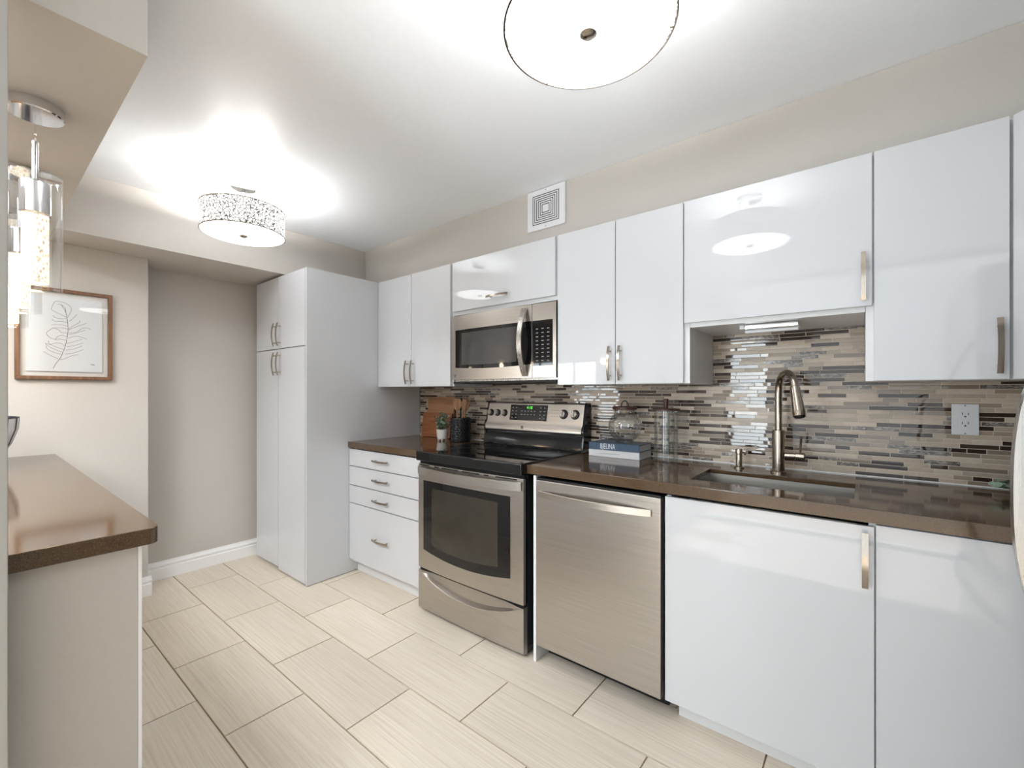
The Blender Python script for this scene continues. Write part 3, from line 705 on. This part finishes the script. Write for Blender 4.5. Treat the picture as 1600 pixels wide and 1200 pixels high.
# potted plant in a footed pot
def leaf_into(g, p, d, L, W):
    d = d.normalized(); up = Vector((random.gauss(0, .5), random.gauss(0, .5), 1)); sd = d.cross(up).normalized(); nn = sd.cross(d)
    pr = [(0, 0), (0.3, 0.42), (0.6, 0.5), (0.85, 0.32), (1, 0)]
    c = [p + d * L * a + nn * L * 0.12 * math.sin(a * 3) for a, b in pr]
    lft = [g.bm.verts.new(c[i] + sd * W * pr[i][1] + nn * W * 0.15) for i in range(1, 4)]
    rgt = [g.bm.verts.new(c[i] - sd * W * pr[i][1] + nn * W * 0.15) for i in range(1, 4)]
    mid = [g.bm.verts.new(q) for q in c]
    fs = [g.bm.faces.new((mid[0], mid[1], lft[0])), g.bm.faces.new((mid[0], rgt[0], mid[1]))]
    for i in range(2):
        fs += [g.bm.faces.new((mid[i + 1], mid[i + 2], lft[i + 1], lft[i])), g.bm.faces.new((mid[i + 1], rgt[i], rgt[i + 1], mid[i + 2]))]
    fs += [g.bm.faces.new((mid[3], mid[4], lft[2])), g.bm.faces.new((mid[3], rgt[2], mid[4]))]
    g._tag(fs)
def plant(name, c, rp, hp, spread, hstem, nst, label, seed, group=None):
    random.seed(seed); x, y, z = c
    t = thing(name, label, 'plant', c)
    feet = 0.012
    po = obj('pot', G().lathe((x, y, z), [(0, feet), (rp * 0.72, feet), (rp * 0.86, feet + 0.01), (rp, hp), (rp * 0.93, hp), (rp * 0.80, hp - 0.02), (0, hp - 0.02)], 28), 'pot', t)
    for k in range(4):
        a = PI / 4 + k * PI / 2; q = Vector((x + rp * 0.6 * math.cos(a), y + rp * 0.6 * math.sin(a), z + 0.0006))
        obj('foot', G().tube([q, q + Vector((0, 0, feet + 0.004))], [0.006, 0.010], 10), 'pot', po)
    obj('soil', G().cyl((x, y, z), rp * 0.80, hp - 0.0195, hp - 0.012, 20), 'soil', t)
    gs, gl = G(), G()
    for i in range(nst):
        a = random.uniform(0, 2 * PI); lean = random.uniform(0.15, 1.0); hh = hstem * random.uniform(0.45, 1.0) * (1.1 - 0.45 * lean)
        b = Vector((x + rp * 0.5 * lean * math.cos(a), y + rp * 0.5 * lean * math.sin(a), z + hp - 0.013)); tip = b + Vector((math.cos(a) * spread * lean, math.sin(a) * spread * lean, hh))
        md = (b + tip) / 2 + Vector((0, 0, hh * 0.15)); P = [b.lerp(md, k / 4).lerp(md.lerp(tip, k / 4), k / 4) for k in range(5)]
        gs.tube(P, 0.0012, 5)
        for k in range(1, 5):
            for q in range(3):
                aa = random.uniform(0, 2 * PI); leaf_into(gl, P[k], Vector((math.cos(aa), math.sin(aa), random.uniform(-0.2, 0.8))), random.uniform(0.018, 0.028), random.uniform(0.015, 0.022))
    obj('stems', gs, 'stem', t); obj('foliage', gl, 'leaf', t)
    return t
plant('potted_plant', (-2.325, 2.115, 0.914), 0.043, 0.080, 0.046, 0.145, 17, 'small grey-green plant in a white footed pot before the cutting boards', 5)
plant('potted_plant', (0.438, 2.165, 0.914), 0.040, 0.034, 0.105, 0.018, 24, 'low green plant in the worktop corner, half hidden by the fridge handle', 8)
# utensil crock and utensils
cx0, cy0 = -2.190, 2.165
t = thing('utensil_crock', 'black embossed utensil crock beside the oven range', 'crock', (cx0, cy0, 0.914))
obj('pot', G().lathe((cx0, cy0, 0.9146), [(0, 0), (0.066, 0), (0.070, 0.004), (0.070, 0.160), (0.068, 0.165), (0.063, 0.165), (0.062, 0.012), (0, 0.010)], 40), 'crock', t)
g = G()
for j in range(9):
    for k in range(24):
        a = 2 * PI * (k + 0.5 * (j % 2)) / 24; q = Vector((cx0 + 0.0700 * math.cos(a), cy0 + 0.0700 * math.sin(a), 0.9146 + 0.018 + 0.0165 * j)); nrm = Vector((math.cos(a), math.sin(a), 0)); sd = Vector((-nrm.y, nrm.x, 0))
        vs = [g.bm.verts.new(q + sd * u * 0.0068 + Vector((0, 0, w * 0.006)) - nrm * 0.0004) for u, w in ((-1, -1), (1, -1), (1, 1), (-1, 1))]; ap = g.bm.verts.new(q + nrm * 0.0032)
        for i in range(4): g.bm.faces.new((vs[i], vs[(i + 1) % 4], ap))
bmesh.ops.recalc_face_normals(g.bm, faces=g.bm.faces)
o = obj('embossing', g, 'crock', t); o['kind'] = 'stuff'
def utensil(name, p0, p1, head, label, cat, m='utensil_wood'):
    p0, p1 = Vector(p0), Vector(p1); d = (p1 - p0).normalized(); sd = d.cross(Vector((-0.75, 0.66, 0))).normalized(); no = sd.cross(d)
    g = G().tube([p0, p0.lerp(p1, 0.4), p1], [0.0055, 0.0060, 0.0065], 10)
    L, W = head
    out = [(0.0, 0.25), (0.15, 0.62), (0.4, 0.95), (0.7, 1.0), (0.92, 0.80), (1.0, 0.45)] if name != 'wooden_fork' else [(0.0, 0.25), (0.2, 0.8), (0.45, 1.0), (0.46, 1.0)]
    pts = [p1 + d * (a * L - 0.006) + sd * b * W / 2 - no * 0.003 for a, b in out] + [p1 + d * (a * L - 0.006) - sd * b * W / 2 - no * 0.003 for a, b in out[::-1]]
    g.poly(pts, no * 0.006, 0.0015)
    if name == 'wooden_fork':
        for u in (-0.82, -0.28, 0.28, 0.82):
            q = p1 + d * (0.44 * L - 0.006) + sd * u * W / 2; g.tube([q, q + d * L * 0.3, q + d * L * 0.56 - no * 0.004], [0.0042, 0.0038, 0.0026], 8)
    return tag(obj(name, g, m), label, cat)
bz = 0.9262
utensil('wooden_spoon', (cx0 - 0.020, cy0 - 0.012, bz), (cx0 - 0.012, cy0 - 0.022, 1.135), (0.085, 0.062), 'wide wooden spoon standing leftmost among the crock utensils', 'spoon')
utensil('wooden_fork', (cx0 - 0.004, cy0 + 0.022, bz), (cx0 + 0.028, cy0 + 0.018, 1.130), (0.110, 0.056), 'pronged wooden fork standing in the black crock', 'fork')
utensil('wooden_spatula', (cx0 + 0.006, cy0 - 0.016, bz), (cx0 + 0.034, cy0 - 0.010, 1.130), (0.085, 0.034), 'narrow wooden spatula leaning right in the black crock', 'spatula')
utensil('black_turner', (cx0 - 0.022, cy0 + 0.018, bz), (cx0 - 0.030, cy0 + 0.028, 1.135), (0.085, 0.036), 'black kitchen turner leaning back from the crock toward the board', 'turner', 'black_matte')
# books
def book(z0, z1, x0, x1, y0, y1, cover, label):
    t = thing('book', label, 'book', ((x0 + x1) / 2, (y0 + y1) / 2, z0))
    g = G().box(x0, x1, y0, y1, z0, z0 + 0.003, 0.0006).box(x0, x1, y0, y1, z1 - 0.003, z1, 0.0006).box(x0, x1, y0, y0 + 0.003, z0 + 0.0031, z1 - 0.0031)
    c = obj('cover', g, cover, t); obj('pages', G().box(x0 + 0.004, x1 - 0.004, y0 + 0.0035, y1 - 0.004, z0 + 0.0032, z1 - 0.0032), 'paper', t)
    return t, c
t, c = book(0.9146, 0.9505, -1.158, -0.872, 2.118, 2.287, 'book_white', 'white paperback lying flat on the worktop, under the blue book')
text('spine_text', 'a small printed line of title text', 0.009, (-1.035, 2.1177, 0.932), (PI / 2, 0, 0), 'grey_print', c, 0.0002)
t, c = book(0.9509, 0.9880, -1.156, -0.873, 2.116, 2.287, 'book_blue', 'blue hardback lying on top of the white book, under the globe jar')
text('spine_text', 'BJELINA', 0.040, (-1.046, 2.1157, 0.9695), (PI / 2, 0, 0), 'ink', c, 0.0002, sx=0.62)
# globe jar
gx, gy, gz = -0.985, 2.195, 0.9885
t = thing('globe_jar', 'round clear glass jar with a dark lid standing on the books', 'jar', (gx, gy, gz))
R = 0.087; pr = [(0.0, 0.0005), (0.045, 0.0005)] + [(R * math.sin(a), 0.088 - 0.088 * math.cos(a)) for a in [0.58 + (2.50 - 0.58) * k / 16 for k in range(17)]] + [(0.054, 0.176)]
inn = [(r - 0.0022, z + (0.002 if z < 0.02 else 0)) for r, z in pr if r > 0.02][::-1]
obj('bowl', G().lathe((gx, gy, gz), pr + inn + [(0, 0.0028)], 40), 'glass', t)
l = obj('lid', G().lathe((gx, gy, gz), [(0, 0.177), (0.062, 0.177), (0.064, 0.180), (0.064, 0.190), (0.060, 0.193), (0, 0.193)], 36), 'lid_wood', t)
obj('lid_loop', G().tube([(gx + 0.020 * math.cos(PI * k / 10), gy, gz + 0.1925 + 0.030 * math.sin(PI * k / 10)) for k in range(11)], 0.003, 8), 'black_matte', l)
# tall glass canister
jx, jy = -0.762, 2.185
t = thing('glass_canister', 'tall clear glass canister with a wooden lid, right of the books', 'jar', (jx, jy, 0.914))
obj('jar', G().lathe((jx, jy, 0.9146), [(0, 0), (0.055, 0), (0.0575, 0.003), (0.0575, 0.252), (0.0550, 0.252), (0.0550, 0.006), (0, 0.005)], 36), 'glass', t)
l = obj('lid', G().lathe((jx, jy, 0.9146), [(0, 0.2525), (0.066, 0.2525), (0.066, 0.259), (0.064, 0.261), (0, 0.261)], 36), 'lid_wood', t)
obj('knob', G().lathe((jx, jy, 0.9146), [(0, 0.2612), (0.010, 0.2612), (0.012, 0.305), (0.010, 0.310), (0, 0.310)], 20), 'lid_wood', l)
obj('infuser', G().lathe((jx, jy, 0.9146), [(0.017, 0.030), (0.019, 0.030), (0.019, 0.2515), (0.017, 0.2515)], 24, closed=True), 'glass', t)

# outlet, vent, strip light
t = thing('wall_outlet', 'white double wall outlet on the mosaic, under the right cabinet', 'outlet', (0.298, 2.296, 1.157))
p = obj('cover_plate', G().box(0.2625, 0.3335, 2.2905, 2.2965, 1.100, 1.214, 0.0015), 'white_plastic', t)
r_ = obj('receptacle', G().box(0.2815, 0.3145, 2.2890, 2.2904, 1.124, 1.190, 0.0005), 'white_plastic', t)
g = G()
for zc in (1.140, 1.174): g.box(0.2895, 0.2915, 2.2885, 2.2889, zc, zc + 0.009).box(0.3050, 0.3070, 2.2885, 2.2889, zc, zc + 0.009).cyl((0.2982, 0, zc - 0.006), 0.003, 2.2885, 2.2889, 12, 'Y')
obj('slots', g, 'slot', r_)
obj('screw', G().cyl((0.298, 0, 1.208), 0.0028, 2.2898, 2.2904, 12, 'Y'), 'grey_print', p); obj('screw', G().cyl((0.298, 0, 1.106), 0.0028, 2.2898, 2.2904, 12, 'Y'), 'grey_print', p)
t = thing('ceiling_vent', 'square white air vent with nested slots on the wall above the cabinets', 'vent', (-1.37, 2.02, 2.28))
vx0, vx1, vz0, vz1, vy = -1.498, -1.247, 2.172, 2.397, 2.016
obj('frame', G().box(vx0, vx1, vy, 2.0296, vz0, vz1, 0.002), 'white_plastic', t)
g = G(); vcx, vcz = (vx0 + vx1) / 2, (vz0 + vz1) / 2
for k in range(6):
    a, b = 0.088 - 0.0125 * k, 0.082 - 0.0115 * k; wv = 0.0042
    g.box(vcx - a, vcx + a, vy - 0.0008, vy - 0.0002, vcz + b - wv, vcz + b).box(vcx - a, vcx + a, vy - 0.0008, vy - 0.0002, vcz - b, vcz - b + wv)
    g.box(vcx - a, vcx - a + wv, vy - 0.0008, vy - 0.0002, vcz - b + wv, vcz + b - wv).box(vcx + a - wv, vcx + a, vy - 0.0008, vy - 0.0002, vcz - b + wv, vcz + b - wv)
obj('slots', g, 'slot', t)
for zz in (vz0 + 0.012, vz1 - 0.012): obj('screw', G().cyl((vcx, 0, zz), 0.0035, vy - 0.001, vy - 0.0002, 12, 'Y'), 'grey_print', t)
t = thing('under_cabinet_light', 'slim silver strip light under the high cabinet over the sink', 'light', (-0.28, 2.0, 1.50))
obj('housing', G().box(-0.372, -0.186, 1.975, 2.045, 1.512, 1.5315, 0.004), 'chrome', t)
obj('end_cap', G().box(-0.390, -0.3725, 1.980, 2.040, 1.514, 1.5312, 0.002), 'white_plastic', t)
obj('tube', G().cyl((0, 1.992, 1.5035), 0.0075, -0.370, -0.188, 16, 'X'), 'tube', t)

# ------------------------------------------------------------------ ceiling lights
def ceiling_light(x, y, label, power):
    t = thing('ceiling_light', label, 'ceiling light', (x, y, ZC), 'drum ceiling lights')
    R, zb, zt = 0.202, 2.123, 2.262
    obj('canopy', G().lathe((x, y, 0), [(0, 2.372), (0.052, 2.372), (0.060, 2.376), (0.060, 2.3992), (0, 2.3992)], 40), 'chrome', t)
    obj('rod', G().cyl((x, y, 0), 0.0075, 2.262, 2.3718, 16), 'chrome', t)
    sh = obj('shade', G().lathe((x, y, 0), [(R, zb + 0.004), (R, zt), (R - 0.004, zt), (R - 0.004, zb + 0.004)], 96, closed=True), 'drum', t)
    g = G()
    for zz in (zb + 0.0005, zt - 0.0035): g.lathe((x, y, 0), [(R - 0.002, zz), (R + 0.0018, zz), (R + 0.0018, zz + 0.0042), (R - 0.002, zz + 0.0042)], 96, closed=True)
    obj('rim', g, 'nickel', sh)
    obj('seam', G().box(x + R * 0.20 - 0.0012, x + R * 0.20 + 0.0012, y - R * 0.9822, y - R * 0.977, zb + 0.005, zt - 0.004), 'nickel', sh)
    df = obj('diffuser', G().lathe((x, y, 0), [(0, zb - 0.004), (R * 0.7, zb - 0.0025), (R - 0.006, zb), (R - 0.0045, zb + 0.003), (0, zb + 0.003)], 72), 'diffuser', t)
    obj('finial', G().lathe((x, y, 0), [(0, zb - 0.014), (0.012, zb - 0.014), (0.020, zb - 0.009), (0.021, zb - 0.0045), (0, zb - 0.0045)], 28), 'nickel', df)
    for k in range(3):
        a = 2 * PI * k / 3 + 0.6; q = Vector((x + (R - 0.012) * math.cos(a), y + (R - 0.012) * math.sin(a), zb - 0.002))
        obj('clip', G().tube([q, q + Vector((0.009 * math.cos(a), 0.009 * math.sin(a), 0))], 0.0022, 8), 'nickel', df)
    obj('spider', G().tube([(x - R + 0.005, y, zt - 0.012), (x + R - 0.005, y, zt - 0.012)], 0.003, 8).tube([(x, y - R + 0.005, zt - 0.012), (x, y + R - 0.005, zt - 0.012)], 0.003, 8), 'chrome', sh)
    for k in range(2):
        q = (x + 0.08 * math.cos(1.0 + PI * k), y + 0.08 * math.sin(1.0 + PI * k))
        d = bpy.data.lights.new('bulb', 'POINT'); d.energy = power; d.shadow_soft_size = 0.015; d.color = (1, 0.985, 0.96)
        o = bpy.data.objects.new('bulb', d); C.objects.link(o); o.parent = t; o.location = Vector((q[0], q[1], 2.238)) - t.location
    return t
t = ceiling_light(-2.655, 0.955, 'silver openwork drum ceiling light at the far end, near the bulkhead', 8.5)
t2 = copy_tree(t); t2.location = (-0.511, 0.932, ZC); t2['label'] = 'large frosted drum ceiling light overhead at the top edge of the photo'

# ------------------------------------------------------------------ pendants over the bar
def pendant(x, y, label):
    t = thing('pendant_light', label, 'pendant light', (x, y, 2.085), 'bubble glass pendants over the bar')
    obj('canopy', G().lathe((x, y, 0), [(0, 2.055), (0.058, 2.055), (0.061, 2.058), (0.061, 2.0848), (0, 2.0848)], 48), 'chrome', t)
    obj('cord', G().cyl((x, y, 0), 0.0018, 1.982, 2.0548, 8), 'glass', t)
    obj('stem', G().lathe((x, y, 0), [(0, 1.980), (0.0065, 1.980), (0.0075, 1.972), (0.0075, 1.863), (0, 1.863)], 16), 'chrome', t)
    obj('cap', G().lathe((x, y, 0), [(0, 1.862), (0.031, 1.862), (0.033, 1.859), (0.033, 1.772), (0.030, 1.769), (0, 1.769)], 36), 'chrome', t)
    obj('crystal', G().lathe((x, y, 0), [(0, 1.572), (0.026, 1.572), (0.028, 1.575), (0.028, 1.766), (0, 1.7685)], 32), 'crystal', t)
    obj('glass_shade', G().lathe((x, y, 0), [(0.055, 1.556), (0.0565, 1.556), (0.0565, 1.882), (0.0, 1.884), (0.0, 1.8825), (0.055, 1.8805)], 44), 'glass', t)
    return t
t = pendant(-1.86, 0.125, 'nearest chrome and bubble glass pendant hanging over the bar, largest of three')
for x, lab in ((-2.44, 'middle bubble glass pendant over the bar, half hidden behind the nearest one'), (-3.02, 'farthest bubble glass pendant over the bar, just in front of the framed print')):
    c = copy_tree(t); c.location.x = x; c['label'] = lab
for x in (-1.86, -2.44, -3.02):
    d = bpy.data.lights.new('pendant_glow', 'POINT'); d.energy = 1.5; d.shadow_soft_size = 0.03; d.color = (1.0, 0.72, 0.45)
    o = bpy.data.objects.new('pendant_glow', d); C.objects.link(o); o.location = (x, 0.125, 1.545)

# ------------------------------------------------------------------ framed print and bowl on the bar
ax = -3.4495
t = thing('framed_print', 'square walnut framed line drawing of a feather on the far wall', 'picture', (ax, 0.347, 1.33))
y0, y1, z0, z1, fw = 0.157, 0.537, 1.327, 1.824, 0.0185
g = G().box(ax + 0.0005, ax + 0.026, y0, y1, z0, z0 + fw, 0.0015).box(ax + 0.0005, ax + 0.026, y0, y1, z1 - fw, z1, 0.0015).box(ax + 0.0005, ax + 0.026, y0, y0 + fw, z0 + fw, z1 - fw, 0.0015).box(ax + 0.0005, ax + 0.026, y1 - fw, y1, z0 + fw, z1 - fw, 0.0015)
obj('frame', g, 'frame_wood', t)
obj('mount', G().box(ax + 0.0005, ax + 0.004, y0 + fw + 0.0005, y1 - fw - 0.0005, z0 + fw + 0.0005, z1 - fw - 0.0005), 'mount', t)
pp = obj('paper', G().box(ax + 0.010, ax + 0.0112, 0.197, 0.494, 1.371, 1.780), 'paper', t)
ART = [[(0.297,1.387),(0.309,1.417),(0.324,1.444),(0.333,1.473),(0.343,1.511),(0.35,1.554),(0.354,1.597),(0.353,1.639),(0.35,1.671),(0.346,1.697),(0.339,1.717),(0.328,1.736)],[(0.35,1.671),(0.328,1.684),(0.302,1.698),(0.291,1.71),(0.299,1.742),(0.309,1.755),(0.335,1.753),(0.357,1.741),(0.367,1.724),(0.363,1.699),(0.352,1.671)],[(0.313,1.739),(0.328,1.739),(0.343,1.723),(0.346,1.702)],[(0.35,1.665),(0.328,1.662),(0.306,1.665),(0.295,1.676)],[(0.352,1.644),(0.328,1.647),(0.306,1.644),(0.293,1.653)],[(0.353,1.623),(0.328,1.628),(0.291,1.624)],[(0.353,1.607),(0.328,1.612),(0.293,1.608)],[(0.352,1.586),(0.328,1.586),(0.32,1.598),(0.299,1.606),(0.281,1.591),(0.272,1.575),(0.284,1.555),(0.304,1.547),(0.313,1.561),(0.331,1.571),(0.35,1.565)],[(0.35,1.543),(0.328,1.549),(0.304,1.545)],[(0.343,1.511),(0.328,1.525),(0.306,1.526),(0.284,1.516),(0.266,1.523)],[(0.339,1.492),(0.313,1.503),(0.284,1.519),(0.279,1.537)],[(0.333,1.478),(0.302,1.492),(0.281,1.506),(0.268,1.518)],[(0.328,1.465),(0.299,1.476),(0.277,1.49),(0.27,1.508)],[(0.325,1.436),(0.299,1.45),(0.277,1.464),(0.261,1.477)],[(0.359,1.651),(0.373,1.668),(0.39,1.695)],[(0.356,1.608),(0.376,1.629),(0.399,1.65),(0.401,1.661)],[(0.357,1.603),(0.388,1.625),(0.427,1.648)],[(0.357,1.587),(0.388,1.595),(0.415,1.62),(0.438,1.62),(0.444,1.613)],[(0.357,1.576),(0.388,1.59),(0.423,1.61)],[(0.354,1.557),(0.384,1.571),(0.407,1.568),(0.429,1.559)],[(0.35,1.527),(0.38,1.541),(0.411,1.557)],[(0.35,1.509),(0.38,1.519),(0.415,1.536)],[(0.346,1.49),(0.376,1.498),(0.411,1.519)],[(0.343,1.469),(0.373,1.476),(0.415,1.498)],[(0.326,1.436),(0.35,1.448),(0.373,1.463),(0.397,1.467)],[(0.446,1.413),(0.45,1.418),(0.453,1.411),(0.456,1.418),(0.459,1.412),(0.462,1.417)]]
g = G()
for i, L in enumerate(ART):
    sm = []
    for k in range(len(L) - 1):
        p_, a_, b_, n_ = (Vector((0,) + L[max(0, min(len(L) - 1, k + q))]) for q in (-1, 0, 1, 2))
        for j in range(4):
            u = j / 4; sm.append(0.5 * ((2 * a_) + (b_ - p_) * u + (2 * p_ - 5 * a_ + 4 * b_ - n_) * u * u + (3 * a_ - p_ - 3 * b_ + n_) * u ** 3))
    sm.append(Vector((0,) + L[-1]))
    g.strip([v + Vector((ax + 0.01155, 0, 0)) for v in sm], 0.0005, 0.0020 if i == 0 else 0.0014, (1, 0, 0))
obj('drawing', g, 'pencil', pp)
obj('glass', G().box(ax + 0.0185, ax + 0.0195, y0 + fw + 0.0005, y1 - fw - 0.0005, z0 + fw + 0.0005, z1 - fw - 0.0005), 'glass', t)

bx, by, bz = -3.02, 0.012, 0.9205
t = thing('patterned_bowl', 'black and white striped bowl on the bar top, cut off at the left edge', 'bowl', (bx, by, bz))
pr = [(0, 0), (0.050, 0), (0.055, 0.006), (0.085, 0.045), (0.118, 0.105), (0.138, 0.170), (0.142, 0.220)]
obj('bowl', G().lathe((bx, by, bz), pr + [(0.136, 0.220)] + [(r - 0.008, z + 0.006) for r, z in pr[2:-1]][::-1] + [(0, 0.010)], 48), 'bowl_white', t)
g = G()
for k in range(16):
    a = 2 * PI * k / 16; P = [Vector((bx + (r + 0.0006) * math.cos(a), by + (r + 0.0006) * math.sin(a), bz + z)) for r, z in pr[3:]]
    g.strip([p for p in P], 0.012, 0.0012, (-math.sin(a), math.cos(a), 0))
g.lathe((bx, by, bz), [(0.1352, 0.2202), (0.1435, 0.2202), (0.1435, 0.226), (0.1352, 0.226)], 48, closed=True)
g.lathe((bx, by, bz), [(0.0565, 0.006), (0.0870, 0.045), (0.0880, 0.045), (0.0575, 0.006)], 48, closed=True)
obj('stripes', g, 'bowl_black', t)

# ------------------------------------------------------------------ refrigerator on the right-hand wall
t = thing('refrigerator', 'stainless refrigerator at the right edge, only its bowed door handle showing', 'refrigerator', (0.66, 1.02, 0))
obj('body', G().box(0.395, 1.005, 0.56, 1.42, 0.02, 1.74, 0.004), 'fridge_side', t)
obj('toe_grille', G().box(0.42, 0.99, 0.58, 1.40, 0.001, 0.0195), 'black_matte', t)
d1 = obj('door', G().box(0.345, 0.392, 0.562, 1.418, 0.62, 1.738, 0.008, 3), 'steel_z', t)
d2 = obj('freezer_drawer', G().box(0.345, 0.392, 0.562, 1.418, 0.06, 0.612, 0.008, 3), 'steel_z', t)
hy = 1.34
pts = [(0.343 - 0.094 * (1 - abs(2 * k / 24 - 1) ** 2.6), hy, 0.66 + 0.79 * k / 24) for k in range(25)]
obj('handle', G().strip(pts, 0.028, 0.016, (0, 1, 0)), 'steel_z', d1)
pts = [(0.343 - 0.05 * (1 - abs(2 * k / 24 - 1) ** 2.4), 0.63 + 0.72 * k / 24, 0.55) for k in range(25)]
obj('handle', G().strip(pts, 0.028, 0.016, (0, 0, 1)), 'steel_z', d2)
